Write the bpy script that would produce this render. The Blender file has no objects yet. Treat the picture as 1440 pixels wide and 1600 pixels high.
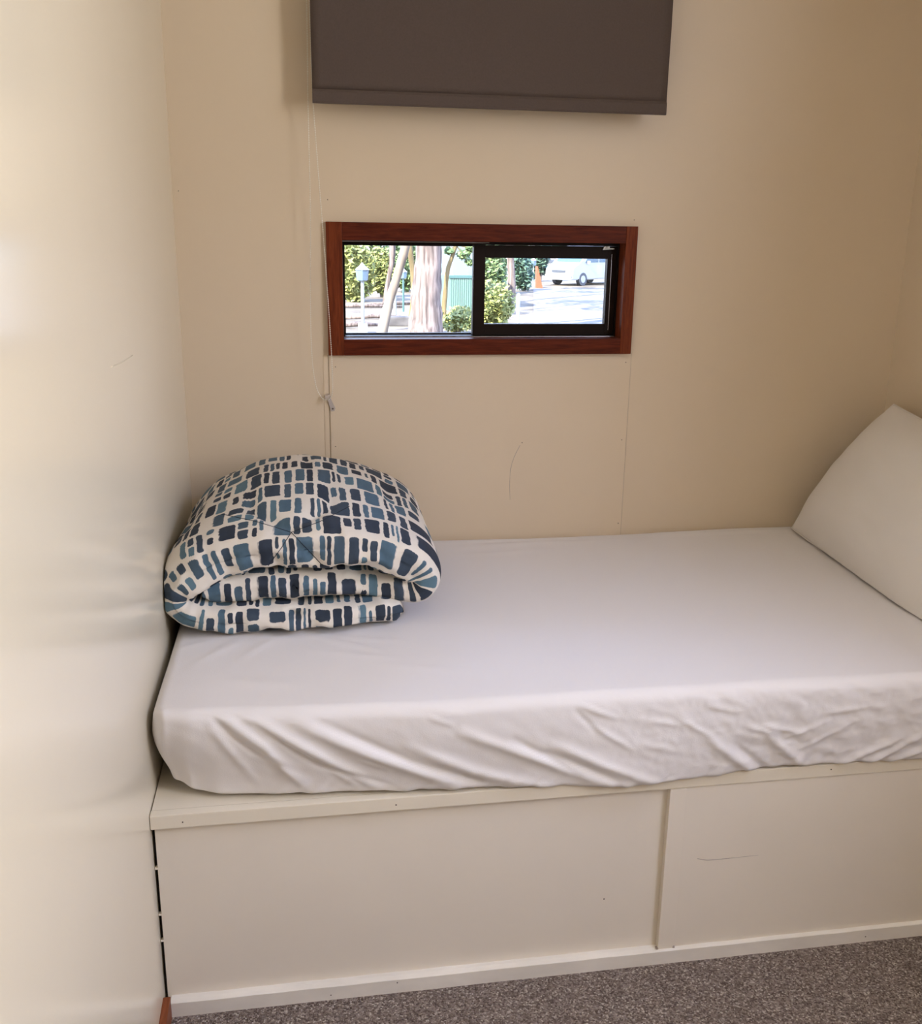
import bpy, bmesh, math, random
from mathutils import Vector, Matrix, noise
from mathutils.bvhtree import BVHTree
random.seed(7)
S = bpy.context.scene
COL = S.collection

# ------------------------------------------------------------------ camera
CAM = Vector((0.2735, -2.5009, 1.3848))
FW = Vector((0.15922998, 0.94873412, -0.27303732))
RT = Vector((0.98675086, -0.16166153, 0.01372158))
UP = Vector((0.0311215, 0.2716047, 0.96190558))
FPX = 1545.87
cd = bpy.data.cameras.new('camera'); cam = bpy.data.objects.new('camera', cd); COL.objects.link(cam)
cd.sensor_fit = 'VERTICAL'; cd.sensor_height = 24.0; cd.lens = 24.0 * FPX / 1600.0
cd.clip_start = 0.02; cd.clip_end = 600
M = Matrix.Identity(4)
for i in range(3):
    M[i][0] = RT[i]; M[i][1] = UP[i]; M[i][2] = -FW[i]; M[i][3] = CAM[i]
cam.matrix_world = M
S.camera = cam

# ------------------------------------------------------------------ light
S.view_settings.view_transform = 'Standard'
S.view_settings.look = 'None'
S.view_settings.gamma = 1.0
S.view_settings.use_curve_mapping = False
S.view_settings.exposure = 0.0
wd = bpy.data.worlds.new('sky'); S.world = wd; wd.use_nodes = True
wn = wd.node_tree; wn.nodes.clear()
wo = wn.nodes.new('ShaderNodeOutputWorld'); wb = wn.nodes.new('ShaderNodeBackground')
wc = wn.nodes.new('ShaderNodeTexCoord'); wsx = wn.nodes.new('ShaderNodeSeparateXYZ'); wr = wn.nodes.new('ShaderNodeValToRGB')
wr.color_ramp.elements[0].position = 0.0; wr.color_ramp.elements[0].color = (0.80, 0.86, 1.0, 1)
wr.color_ramp.elements[1].position = 0.7; wr.color_ramp.elements[1].color = (0.30, 0.47, 1.0, 1)
wn.links.new(wc.outputs['Generated'], wsx.inputs[0]); wn.links.new(wsx.outputs['Z'], wr.inputs[0])
wn.links.new(wr.outputs[0], wb.inputs[0]); wn.links.new(wb.outputs[0], wo.inputs[0])
wb.inputs[1].default_value = 10.0

def lamp(name, kind, energy, color, loc, direction, size=None, sy=None, angle=None):
    l = bpy.data.lights.new(name, kind); l.energy = energy; l.color = color
    if kind == 'AREA':
        l.shape = 'RECTANGLE'; l.size = size; l.size_y = sy
    if kind == 'SUN': l.angle = angle
    o = bpy.data.objects.new(name, l); COL.objects.link(o); o.location = loc
    o.rotation_euler = Vector(direction).to_track_quat('-Z', 'Y').to_euler()
    return o
lamp('sun', 'SUN', 30.0, (1.0, 0.95, 0.86), (0, 0, 20), (0.62, 0.55, -0.62), angle=0.01)
# daylight arriving at the side window (outside the room, behind the picture's right edge)
lamp('window_daylight', 'AREA', 28.0, (1.0, 0.93, 0.79), (2.03, -2.34, 1.68), (-1, 0, -0.12), 0.62, 0.95)
# cool light for the bed top, from an added, unseen high window
hl = lamp('added_high_window_light', 'AREA', 2.1, (0.52, 0.62, 1.0), (1.96, -1.62, 2.13), (-1.22, 0.86, -1.50), 0.45, 0.22)
hl.data.spread = math.radians(62)

# ------------------------------------------------------------------ helpers
def proj_ray(px, py):
    return FW * FPX + RT * (px - 720.0) - UP * (py - 800.0)
def on(px, py, ax, val):
    v = proj_ray(px, py); t = (val - CAM[ax]) / v[ax]
    return CAM + v * t
def ground(px, py): return on(px, py, 2, -1.25)
def ypl(px, py, Y): return on(px, py, 1, Y)

def mat(name):
    m = bpy.data.materials.new(name); m.use_nodes = True
    nt = m.node_tree; b = nt.nodes['Principled BSDF']
    return m, nt, b
def N(nt, t, **kw):
    n = nt.nodes.new(t)
    for k, v in kw.items():
        if k in n.inputs: n.inputs[k].default_value = v
        else: setattr(n, k, v)
    return n
def simple(name, color, rough=0.5, metal=0.0, spec=None, noise_amt=0.0, noise_scale=20, bump=0.0, bump_scale=200, stretch=None):
    m, nt, b = mat(name)
    b.inputs['Base Color'].default_value = (*color, 1); b.inputs['Roughness'].default_value = rough
    b.inputs['Metallic'].default_value = metal
    if spec is not None: b.inputs['Specular IOR Level'].default_value = spec
    tc = N(nt, 'ShaderNodeTexCoord'); src = tc.outputs['Object']
    if stretch:
        mp = N(nt, 'ShaderNodeMapping'); mp.inputs['Scale'].default_value = stretch
        nt.links.new(src, mp.inputs['Vector']); src = mp.outputs[0]
    if noise_amt > 0:
        n = N(nt, 'ShaderNodeTexNoise', Scale=noise_scale, Detail=5.0)
        nt.links.new(src, n.inputs['Vector'])
        r = N(nt, 'ShaderNodeValToRGB')
        r.color_ramp.elements[0].position = 0.3; r.color_ramp.elements[1].position = 0.7
        r.color_ramp.elements[0].color = (*[c * (1 - noise_amt) for c in color], 1)
        r.color_ramp.elements[1].color = (*[min(1, c * (1 + noise_amt)) for c in color], 1)
        nt.links.new(n.outputs[0], r.inputs[0]); nt.links.new(r.outputs[0], b.inputs['Base Color'])
    if bump > 0:
        n2 = N(nt, 'ShaderNodeTexNoise', Scale=bump_scale, Detail=3.0)
        nt.links.new(src, n2.inputs['Vector'])
        bp = N(nt, 'ShaderNodeBump', Strength=bump, Distance=0.002)
        nt.links.new(n2.outputs[0], bp.inputs['Height']); nt.links.new(bp.outputs[0], b.inputs['Normal'])
    return m

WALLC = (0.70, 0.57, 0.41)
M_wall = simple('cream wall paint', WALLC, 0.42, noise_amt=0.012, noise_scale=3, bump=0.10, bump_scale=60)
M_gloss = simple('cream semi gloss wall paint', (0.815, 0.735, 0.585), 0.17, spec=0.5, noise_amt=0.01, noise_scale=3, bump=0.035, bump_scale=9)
M_base = simple('off white satin paint', (0.80, 0.725, 0.615), 0.38, noise_amt=0.02, noise_scale=5, bump=0.12, bump_scale=45)
M_lip = simple('cream satin trim paint', (0.80, 0.725, 0.59), 0.36, noise_amt=0.02, noise_scale=8, bump=0.12, bump_scale=60)
M_dirty = simple('scuffed cream paint', (0.80, 0.75, 0.67), 0.5, noise_amt=0.08, noise_scale=18, bump=0.25, bump_scale=70, stretch=(0.5, 1, 1))
M_ceil = simple('white ceiling paint', (0.88, 0.84, 0.77), 0.6)
M_gap = simple('dark gap', (0.015, 0.012, 0.01), 0.9)
M_nail = simple('dull nail head', (0.10, 0.07, 0.05), 0.6)
M_scuff = simple('grey scuff', (0.36, 0.30, 0.26), 0.8)
M_sheet = simple('white cotton sheet', (0.80, 0.765, 0.755), 0.85, spec=0.2, bump=0.12, bump_scale=420)
M_pillow = simple('white cotton pillowcase', (0.80, 0.755, 0.71), 0.85, spec=0.2, bump=0.12, bump_scale=420)
M_blind = simple('charcoal brown blockout fabric', (0.092, 0.066, 0.055), 0.75, spec=0.25, noise_amt=0.05, noise_scale=240, bump=0.15, bump_scale=500)
M_alu = simple('dark bronze aluminium', (0.008, 0.005, 0.004), 0.45, spec=0.10)
M_alu2 = simple('dark brown anodised aluminium', (0.013, 0.007, 0.005), 0.45, spec=0.10)
M_seal = simple('bright track edge', (0.55, 0.55, 0.60), 0.25, metal=0.7)
M_silver = simple('pale silver plastic', (0.55, 0.53, 0.50), 0.35, metal=0.3)
M_chain = simple('white plastic chain', (0.82, 0.76, 0.66), 0.4)
M_clip = simple('clear grey plastic', (0.50, 0.44, 0.40), 0.25)
M_thread = simple('navy thread', (0.012, 0.018, 0.03), 0.8)

def wood(name, c0, c1, axis_scale):
    m, nt, b = mat(name)
    tc = N(nt, 'ShaderNodeTexCoord'); mp = N(nt, 'ShaderNodeMapping'); mp.inputs['Scale'].default_value = axis_scale
    nt.links.new(tc.outputs['Object'], mp.inputs['Vector'])
    n = N(nt, 'ShaderNodeTexNoise', Scale=6.0, Detail=8.0, Roughness=0.65, Distortion=0.6)
    nt.links.new(mp.outputs[0], n.inputs['Vector'])
    r = N(nt, 'ShaderNodeValToRGB'); r.color_ramp.elements[0].position = 0.34; r.color_ramp.elements[1].position = 0.66
    r.color_ramp.elements[0].color = (*c0, 1); r.color_ramp.elements[1].color = (*c1, 1)
    nt.links.new(n.outputs[0], r.inputs[0]); nt.links.new(r.outputs[0], b.inputs['Base Color'])
    b.inputs['Roughness'].default_value = 0.45; b.inputs['Specular IOR Level'].default_value = 0.12
    bp = N(nt, 'ShaderNodeBump', Strength=0.15, Distance=0.001)
    nt.links.new(n.outputs[0], bp.inputs['Height']); nt.links.new(bp.outputs[0], b.inputs['Normal'])
    return m
M_woodH = wood('varnished red hardwood, long grain', (0.055, 0.007, 0.002), (0.13, 0.022, 0.006), (2.0, 26, 26))
M_woodV = wood('varnished red hardwood, upright grain', (0.090, 0.015, 0.004), (0.20, 0.042, 0.011), (26, 26, 2.0))
M_woodY = wood('varnished red hardwood skirting', (0.16, 0.045, 0.018), (0.28, 0.085, 0.035), (26, 2.0, 26))

def glass(name):
    m, nt, b = mat(name)
    out = nt.nodes['Material Output']
    tr = N(nt, 'ShaderNodeBsdfTransparent'); tr.inputs[0].default_value = (0.95, 0.97, 0.96, 1)
    gl = N(nt, 'ShaderNodeBsdfGlossy'); gl.inputs['Roughness'].default_value = 0.02
    fr = N(nt, 'ShaderNodeFresnel', IOR=1.45); mx = N(nt, 'ShaderNodeMixShader')
    nt.links.new(fr.outputs[0], mx.inputs[0]); nt.links.new(tr.outputs[0], mx.inputs[1]); nt.links.new(gl.outputs[0], mx.inputs[2])
    nt.links.new(mx.outputs[0], out.inputs[0]); nt.nodes.remove(b)
    return m
M_glass = glass('window glass')

def carpet():
    m, nt, b = mat('grey brown loop pile carpet')
    tc = N(nt, 'ShaderNodeTexCoord')
    v = N(nt, 'ShaderNodeTexVoronoi', Scale=330.0); nt.links.new(tc.outputs['Object'], v.inputs['Vector'])
    sep = N(nt, 'ShaderNodeSeparateColor'); nt.links.new(v.outputs['Color'], sep.inputs[0])
    r = N(nt, 'ShaderNodeValToRGB'); cr = r.color_ramp
    cr.elements[0].position = 0.0; cr.elements[0].color = (0.11, 0.080, 0.068, 1)
    cr.elements[1].position = 1.0; cr.elements[1].color = (0.60, 0.53, 0.47, 1)
    e = cr.elements.new(0.45); e.color = (0.23, 0.182, 0.160, 1)
    e = cr.elements.new(0.86); e.color = (0.36, 0.30, 0.265, 1)
    nt.links.new(sep.outputs[0], r.inputs[0])
    n = N(nt, 'ShaderNodeTexNoise', Scale=14.0, Detail=3.0); nt.links.new(tc.outputs['Object'], n.inputs['Vector'])
    mr = N(nt, 'ShaderNodeMapRange'); mr.inputs['To Min'].default_value = 0.85; mr.inputs['To Max'].default_value = 1.15
    nt.links.new(n.outputs[0], mr.inputs[0])
    mx = N(nt, 'ShaderNodeMix', data_type='RGBA', blend_type='MULTIPLY'); mx.inputs[0].default_value = 1
    nt.links.new(r.outputs[0], mx.inputs[6]); nt.links.new(mr.outputs[0], mx.inputs[7]); nt.links.new(mx.outputs[2], b.inputs['Base Color'])
    b.inputs['Roughness'].default_value = 0.95; b.inputs['Specular IOR Level'].default_value = 0.15
    bp = N(nt, 'ShaderNodeBump', Strength=0.9, Distance=0.004)
    nt.links.new(v.outputs['Distance'], bp.inputs['Height']); bp.invert = True
    nt.links.new(bp.outputs[0], b.inputs['Normal'])
    return m
M_carpet = carpet()

def tag(o, label=None, cat=None, group=None, kind=None):
    if label: o['label'] = label
    if cat: o['category'] = cat
    if group: o['group'] = group
    if kind: o['kind'] = kind
    return o
def empty(name, loc=(0, 0, 0)):
    o = bpy.data.objects.new(name, None); COL.objects.link(o); o.location = loc; o.empty_display_size = 0.05
    return o
def link(name, bm, m, parent=None, smooth=False, loc=None):
    """bm is in world coordinates; the object sits at its parent's origin"""
    me = bpy.data.meshes.new(name)
    if parent is None and loc is not None: bmesh.ops.translate(bm, verts=bm.verts, vec=-Vector(loc))
    if parent is not None:
        w = Vector((0, 0, 0)); p = parent
        while p: w += p.location; p = p.parent
        bmesh.ops.translate(bm, verts=bm.verts, vec=-w)
    bmesh.ops.recalc_face_normals(bm, faces=bm.faces)
    bm.to_mesh(me); bm.free()
    if smooth:
        for p in me.polygons: p.use_smooth = True
    o = bpy.data.objects.new(name, me); COL.objects.link(o)
    if m: me.materials.append(m)
    if parent: o.parent = parent
    elif loc is not None: o.location = loc
    return o
def box(bm, a, b, bev=0.0, mi=0):
    xs = sorted((a[0], b[0])); ys = sorted((a[1], b[1])); zs = sorted((a[2], b[2]))
    r = bmesh.ops.create_cube(bm, size=1.0); vs = r['verts']
    for v in vs:
        v.co = Vector((xs[0] if v.co.x < 0 else xs[1], ys[0] if v.co.y < 0 else ys[1], zs[0] if v.co.z < 0 else zs[1]))
    if bev > 0:
        es = list({e for v in vs for e in v.link_edges})
        bmesh.ops.bevel(bm, geom=es, offset=bev, segments=2, affect='EDGES', profile=0.7)
    return bm
def B(a, b, bev=0.0):
    bm = bmesh.new(); return box(bm, a, b, bev)
def tube(bm, pts, rad, seg=8, caps=True):
    pts = [Vector(p) for p in pts]
    n = len(pts); rads = rad if isinstance(rad, (list, tuple)) else [rad] * n
    rings = []; prev = None
    for i, p in enumerate(pts):
        t = (pts[min(i + 1, n - 1)] - pts[max(i - 1, 0)]).normalized()
        a = prev if prev is not None else (Vector((0, 0, 1)) if abs(t.z) < 0.9 else Vector((1, 0, 0)))
        x = (a - t * a.dot(t)).normalized(); y = t.cross(x); prev = x
        rings.append([bm.verts.new(p + (x * math.cos(2 * math.pi * k / seg) + y * math.sin(2 * math.pi * k / seg)) * rads[i]) for k in range(seg)])
    for i in range(n - 1):
        for k in range(seg):
            bm.faces.new((rings[i][k], rings[i][(k + 1) % seg], rings[i + 1][(k + 1) % seg], rings[i + 1][k]))
    if caps:
        bm.faces.new(rings[0][::-1]); bm.faces.new(rings[-1])
    return bm
def disc(bm, c, axis, r, h, seg=12):
    c = Vector(c); ax = Vector(axis).normalized()
    return tube(bm, [c, c + ax * h], r, seg)
def interp(tbl, x):
    if x <= tbl[0][0]: return tbl[0][1]
    for (x0, y0), (x1, y1) in zip(tbl, tbl[1:]):
        if x <= x1:
            t = (x - x0) / (x1 - x0); t2 = t * t * (3 - 2 * t)
            return y0 + (y1 - y0) * t2
    return tbl[-1][1]
def sstep(a, b, x):
    t = max(0.0, min(1.0, (x - a) / (b - a))); return t * t * (3 - 2 * t)
def catmull(P, k=10):
    P = [Vector(p) for p in P]; out = []
    Q = [P[0] * 2 - P[1]] + P + [P[-1] * 2 - P[-2]]
    for i in range(1, len(Q) - 2):
        p0, p1, p2, p3 = Q[i - 1], Q[i], Q[i + 1], Q[i + 2]
        for j in range(k):
            t = j / k
            out.append(0.5 * ((2 * p1) + (p2 - p0) * t + (2 * p0 - 5 * p1 + 4 * p2 - p3) * t * t + (3 * p1 - p0 - 3 * p2 + p3) * t ** 3))
    out.append(P[-1].copy()); return out

# ------------------------------------------------------------------ room shell
RX = 1.885; YB = -4.1; ZC = 2.45; WT = 0.10
def struct(name, bm, m, parent=None, smooth=False):
    o = link(name, bm, m, parent, smooth)
    if parent is None: o['kind'] = 'structure'
    return o
struct('floor', B((-WT, YB - WT, -0.06), (RX + WT, WT, 0)), M_carpet)
struct('ceiling', B((-WT, YB - WT, ZC), (RX + WT, WT, ZC + 0.1)), M_ceil)
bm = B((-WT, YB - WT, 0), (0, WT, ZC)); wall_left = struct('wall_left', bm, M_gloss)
# back wall with the window opening
OX0, OX1, OZ0, OZ1 = 0.382, 1.108, 1.113, 1.370
bm = bmesh.new()
box(bm, (0, 0, 0), (OX0, WT, ZC)); box(bm, (OX1, 0, 0), (RX, WT, ZC))
box(bm, (OX0, 0, 0), (OX1, WT, OZ0)); box(bm, (OX0, 0, OZ1), (OX1, WT, ZC))
bmesh.ops.remove_doubles(bm, verts=bm.verts, dist=1e-5)
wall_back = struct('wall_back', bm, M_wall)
# right wall with a window opening out of the frame
wy0, wy1, wz0, wz1 = -2.70, -1.98, 1.12, 2.24
bm = bmesh.new()
box(bm, (RX, wy1, 0), (RX + WT, -1.92, ZC)); box(bm, (RX, -1.32, 0), (RX + WT, WT, ZC)); box(bm, (RX, -1.92, 0), (RX + WT, -1.32, 1.96)); box(bm, (RX, -1.92, 2.30), (RX + WT, -1.32, ZC)); box(bm, (RX, YB - WT, 0), (RX + WT, wy0, ZC))
box(bm, (RX, wy0, 0), (RX + WT, wy1, wz0)); box(bm, (RX, wy0, wz1), (RX + WT, wy1, ZC))
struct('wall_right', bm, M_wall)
# wall behind the camera, with a doorway
bm = bmesh.new()
box(bm, (0, YB - WT, 0), (0.08, YB, ZC)); box(bm, (0.88, YB - WT, 0), (RX, YB, ZC)); box(bm, (0.08, YB - WT, 2.05), (0.88, YB, ZC))
struct('wall_front', bm, M_wall)
# wall lining marks: nail heads, scratches
def dots(name, pts, r, m, parent, y):
    for (x, z) in pts:
        bm = bmesh.new(); disc(bm, (x, y, z), (0, -1, 0), r, 0.0006, 8); link(name, bm, m, parent)
dots('nail_head', [(0.359, 1.453), (1.126, 1.418), (0.010 + 0.004, 1.466)], 0.0013, M_nail, wall_back, 0.0)
# thin lining sheet below the window
PX0, PX1 = 0.3535, 1.1385
bm = bmesh.new(); box(bm, (PX0, -0.0035, 0.05), (PX1, 0.0, 1.0835), 0.0008)
t1 = link('trim_1', bm, M_wall); t1['kind'] = 'structure'
dots('nail_head', [(0.369, 1.054), (0.365, 0.851), (1.125, 1.060), (1.126, 0.853), (1.130, 0.620), (0.853, 0.851)], 0.0013, M_nail, t1, -0.0035)
bm = bmesh.new(); tube(bm, catmull([(0.848, -0.0036, 0.844), (0.834, -0.0036, 0.815), (0.825, -0.0036, 0.784), (0.8225, -0.0036, 0.74), (0.825, -0.0036, 0.696)], 5), 0.0005, 4)
link('scratch', bm, M_scuff, t1)
# narrow cover strip along the left seam of that sheet
bm = B((0.3395, -0.0015, 0.05), (0.3505, 0.0, 1.0835), 0.0006)
t2 = link('trim_2', bm, M_wall); t2['kind'] = 'structure'
bm = B((0.3505, -0.0006, 0.05), (0.3535, 0.0, 1.0835)); link('shadow_gap', bm, simple('darker seam', (0.56, 0.455, 0.33), 0.8), t2)  # strip coloured darker than the wall for the shade between the sheets
bm = B((PX1, -0.0006, 0.05), (PX1 + 0.0018, 0.0, 1.0835)); link('seam_line', bm, simple('darker seam line', (0.46, 0.38, 0.29), 0.8), t1)  # thin strip in a darker tone along the right edge
# crease on the left wall
bm = bmesh.new()
tube(bm, catmull([on(172, 574, 0, -0.0002), on(190, 566, 0, 0.0003), on(207, 555, 0, -0.0002)], 4), 0.0008, 5); link('crease', bm, M_gloss, wall_left, True)
# timber skirting on the left wall
bm = B((0.0, YB, 0.0), (0.013, -0.9565, 0.046), 0.0015)
bb = link('baseboard_left', bm, M_woodY); bb['kind'] = 'structure'

# ------------------------------------------------------------------ window in the back wall
win = empty('window_1', (0.745, 0.0, OZ0)); win['kind'] = 'structure'
AY = -0.018
X0, X1, Z0, Z1 = 0.3525, 1.1319, 1.0836, 1.4024
lw, rw, tw, bw = 0.0385, 0.030, 0.042, 0.040
link('side_casing', B((X0, AY, Z0), (X0 + lw, 0.0, Z1), 0.0012), M_woodV, win)
link('side_casing', B((X1 - rw, AY - 0.0006, Z0), (X1, 0.0, Z1), 0.0012), M_woodV, win)
link('head_casing', B((X0 + lw, AY, Z1 - tw), (X1 - rw, 0.0, Z1), 0.0012), M_woodH, win)
link('sill_casing', B((X0 + lw, AY, Z0), (X1 - rw, 0.0, Z0 + bw), 0.0012), M_woodH, win)
# timber reveal boards inside the wall thickness
ix0, ix1, iz0, iz1 = X0 + lw, X1 - rw, Z0 + bw, Z1 - tw
link('reveal_board', B((ix1, 0.0, iz0 - 0.008), (ix1 + 0.006, 0.030, iz1 + 0.008)), M_woodV, win)
link('reveal_board', B((ix0 - 0.008, 0.0, iz0 - 0.008), (ix0, 0.030, iz1 + 0.008)), M_woodV, win)
link('reveal_board', B((ix0 - 0.008, 0.0, iz0 - 0.008), (ix1 + 0.006, 0.030, iz0 - 0.0001)), M_woodH, win)
link('reveal_board', B((ix0 - 0.008, 0.0, iz1 + 0.0001), (ix1 + 0.006, 0.030, iz1 + 0.008)), M_woodH, win)
# aluminium frame
fy0, fy1 = 0.030, 0.095
bm = bmesh.new()
box(bm, (OX0 + 0.001, fy0, OZ0 + 0.001), (0.3965, fy1, OZ1 - 0.001)); box(bm, (1.098, fy0, OZ0 + 0.001), (OX1 - 0.001, fy1, OZ1 - 0.001))
box(bm, (0.3965, fy0, OZ0 + 0.001), (1.098, fy1, 1.1265)); box(bm, (0.3965, fy0, 1.3525), (1.098, fy1, OZ1 - 0.001))
fr = link('frame', bm, M_alu, win)
link('track_highlight', B((0.392, fy0 - 0.003, 1.1225), (1.098, fy0 - 0.0005, 1.1255)), M_seal, fr)  # pale strip painted in for the highlight on the sill track
link('track_highlight', B((0.392, fy0 - 0.003, 1.3570), (0.76, fy0 - 0.0005, 1.3580)), M_seal, fr)  # pale strip standing for the highlight along the head
# fixed pane on the left, outer track
yf = 0.078
bm = bmesh.new()
box(bm, (0.3965, yf - 0.008, 1.1265), (0.4005, yf + 0.008, 1.3525)); box(bm, (0.730, yf - 0.008, 1.1265), (0.757, yf + 0.008, 1.3525))
box(bm, (0.4005, yf - 0.008, 1.1265), (0.730, yf + 0.008, 1.1300)); box(bm, (0.4005, yf - 0.008, 1.3475), (0.730, yf + 0.008, 1.3525))
fx = link('fixed_sash', bm, M_alu, win)
link('pane', B((0.4005, yf - 0.002, 1.1300), (0.730, yf + 0.002, 1.3475)), M_glass, fx)
link('glazing_edge', B((0.7268, yf - 0.011, 1.1300), (0.7285, yf - 0.0085, 1.3475)), M_silver, fx)
# sliding sash on the right, inner track
ys = 0.047
bm = bmesh.new()
box(bm, (0.7225, ys - 0.010, 1.1270), (0.7530, ys + 0.010, 1.3520), 0.001); box(bm, (1.0735, ys - 0.010, 1.1270), (1.0975, ys + 0.010, 1.3520), 0.001)
box(bm, (0.7530, ys - 0.010, 1.1270), (1.0735, ys + 0.010, 1.1560), 0.001); box(bm, (0.7530, ys - 0.010, 1.3210), (1.0735, ys + 0.010, 1.3520), 0.001)
sl = link('sliding_sash', bm, M_alu2, win)
link('pane', B((0.7530, ys - 0.002, 1.1560), (1.0735, ys + 0.002, 1.3210)), M_glass, sl)
link('glazing_edge', B((1.0830, ys - 0.0125, 1.1400), (1.0842, ys - 0.0102, 1.3330)), M_seal, sl)
bm = bmesh.new(); v = [(1.058, 1.3435), (1.088, 1.3455), (1.088, 1.3475), (1.076, 1.3480), (1.074, 1.3535), (1.062, 1.3535)]
vs = [bm.verts.new((a, ys - 0.0105, b)) for a, b in v]; vs2 = [bm.verts.new((a, ys - 0.0165, b)) for a, b in v]
bm.faces.new(vs); bm.faces.new(vs2[::-1])
for i in range(len(v)): bm.faces.new((vs[i], vs2[i], vs2[(i + 1) % len(v)], vs[(i + 1) % len(v)]))
lt = link('latch', bm, M_silver, sl); lt['label'] = 'small silver latch plate'
bm = bmesh.new()
box(bm, (1.0642, ys - 0.0170, 1.3505), (1.0725, ys - 0.0165, 1.3515)); box(bm, (1.0635, ys - 0.0170, 1.3480), (1.0700, ys - 0.0165, 1.3488)); box(bm, (1.0620, ys - 0.0170, 1.3456), (1.0800, ys - 0.0165, 1.3464))
link('latch_groove', bm, M_alu, sl)

door = empty('added_door', (0.08, YB - 0.05, 0)); door['kind'] = 'structure'  # unseen door, added to shut the sky light out of the room
link('door_leaf', B((0.08, YB - 0.07, 0.0), (0.88, YB - 0.03, 2.05), 0.001), M_base, door)
bm = bmesh.new(); tube(bm, [(0.80, YB - 0.03, 1.0), (0.80, YB + 0.03, 1.0), (0.70, YB + 0.03, 1.0)], 0.009, 8); link('door_handle', bm, M_silver, door)
# ------------------------------------------------------------------ side window out of the frame
win2 = empty('window_2', (RX, -2.36, wz0)); win2['kind'] = 'structure'
bm = bmesh.new()
for a, b in [((RX + .03, wy0, wz0), (RX + .07, wy0 + .03, wz1)), ((RX + .03, wy1 - .03, wz0), (RX + .07, wy1, wz1)), ((RX + .03, wy0, wz0), (RX + .07, wy1, wz0 + .03)), ((RX + .03, wy0, wz1 - .03), (RX + .07, wy1, wz1))]: box(bm, a, b)
link('frame', bm, M_alu, win2)

win3 = empty('added_window', (RX, -1.62, 1.96)); win3['kind'] = 'structure'  # unseen high window, added to carry the cool light on the bed
bm = bmesh.new()
for a, b in [((RX, -1.92, 1.96), (RX + .02, -1.32, 1.975)), ((RX, -1.92, 2.285), (RX + .02, -1.32, 2.30)), ((RX, -1.92, 1.975), (RX + .02, -1.905, 2.285)), ((RX, -1.335, 1.975), (RX + .02, -1.32, 2.285))]: box(bm, a, b)
link('frame', bm, M_alu, win3)

# ------------------------------------------------------------------ roller blind
rb = empty('roller_blind', (0.742, 0.0, 2.24))
tag(rb, 'charcoal brown roller blind hanging partly down above the small window', 'blind')
BX0, BX1, BZ, BY = 0.3269, 1.1578, 1.6569, -0.090
bm = bmesh.new(); nx, nz = 40, 40
g = []
for j in range(nz + 1):
    row = []
    z = BZ + 0.030 + (2.24 - BZ - 0.03) * j / nz
    for i in range(nx + 1):
        x = BX0 + (BX1 - BX0) * i / nx
        y = BY + 0.0018 * math.sin(i / nx * 5 + 0.7) * (1 - j / nz) + 0.0008 * math.sin(j * 0.4)
        row.append(bm.verts.new((x, y, z)))
    g.append(row)
for j in range(nz):
    for i in range(nx): bm.faces.new((g[j][i], g[j][i + 1], g[j + 1][i + 1], g[j + 1][i]))
fb = link('fabric', bm, M_blind, rb, True)
md = fb.modifiers.new('thickness', 'SOLIDIFY'); md.thickness = 0.0008; md.offset = 0
bm = bmesh.new()  # hem pocket with the rail inside
prof = [(-0.0035, 0.0), (-0.0048, 0.004), (-0.0048, 0.024), (-0.0015, 0.030), (0.0010, 0.030), (0.0042, 0.024), (0.0042, 0.004), (0.003, 0.0)]
R0 = [bm.verts.new((BX0, BY + a, BZ + b)) for a, b in prof]; R1 = [bm.verts.new((BX1, BY + a, BZ + b)) for a, b in prof]
for k in range(len(prof)):
    k2 = (k + 1) % len(prof); bm.faces.new((R0[k], R0[k2], R1[k2], R1[k]))
bm.faces.new(R0); bm.faces.new(R1[::-1])
link('bottom_rail', bm, M_blind, rb, False)
bm = bmesh.new(); tube(bm, [(BX0, BY + 0.022, 2.24), (BX1, BY + 0.022, 2.24)], 0.024, 24); link('roller_tube', bm, M_blind, rb, True)
for xx in (BX0 - 0.014, BX1 + 0.004): link('bracket', B((xx, -0.115, 2.19), (xx + 0.010, 0.0, 2.285), 0.002), M_chain, rb)
def bead_chain(name, pts, parent):
    P = catmull(pts, 14); bm = bmesh.new(); tube(bm, P, 0.00055, 5)
    step = 0.0052; acc = 0.0; last = P[0]
    for p in P[1:]:
        seg = (p - last).length
        while acc + seg >= step:
            last = last + (p - last) * ((step - acc) / seg) if seg > 0 else p
            bmesh.ops.create_icosphere(bm, subdivisions=1, radius=0.0016, matrix=Matrix.Translation(last))
            seg = (p - last).length; acc = 0.0
        acc += seg; last = p
    return link(name, bm, M_chain, parent, True)
c1 = [(0.3215, -0.066, 2.21), (0.3205, -0.062, 1.88), (0.3175, -0.058, 1.655), (0.3165, -0.052, 1.42), (0.3115, -0.048, 1.24), (0.3105, -0.044, 1.10), (0.3180, -0.038, 1.018), (0.331, -0.033, 0.984), (0.3445, -0.030, 0.9755),
      (0.3560, -0.032, 0.984), (0.3600, -0.036, 1.01), (0.3585, -0.044, 1.095), (0.3510, -0.050, 1.26), (0.3430, -0.056, 1.404), (0.3330, -0.064, 1.58), (0.3275, -0.070, 1.70), (0.3255, -0.078, 1.90), (0.3255, -0.080, 2.21)]
bead_chain('chain', c1, rb)
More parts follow.
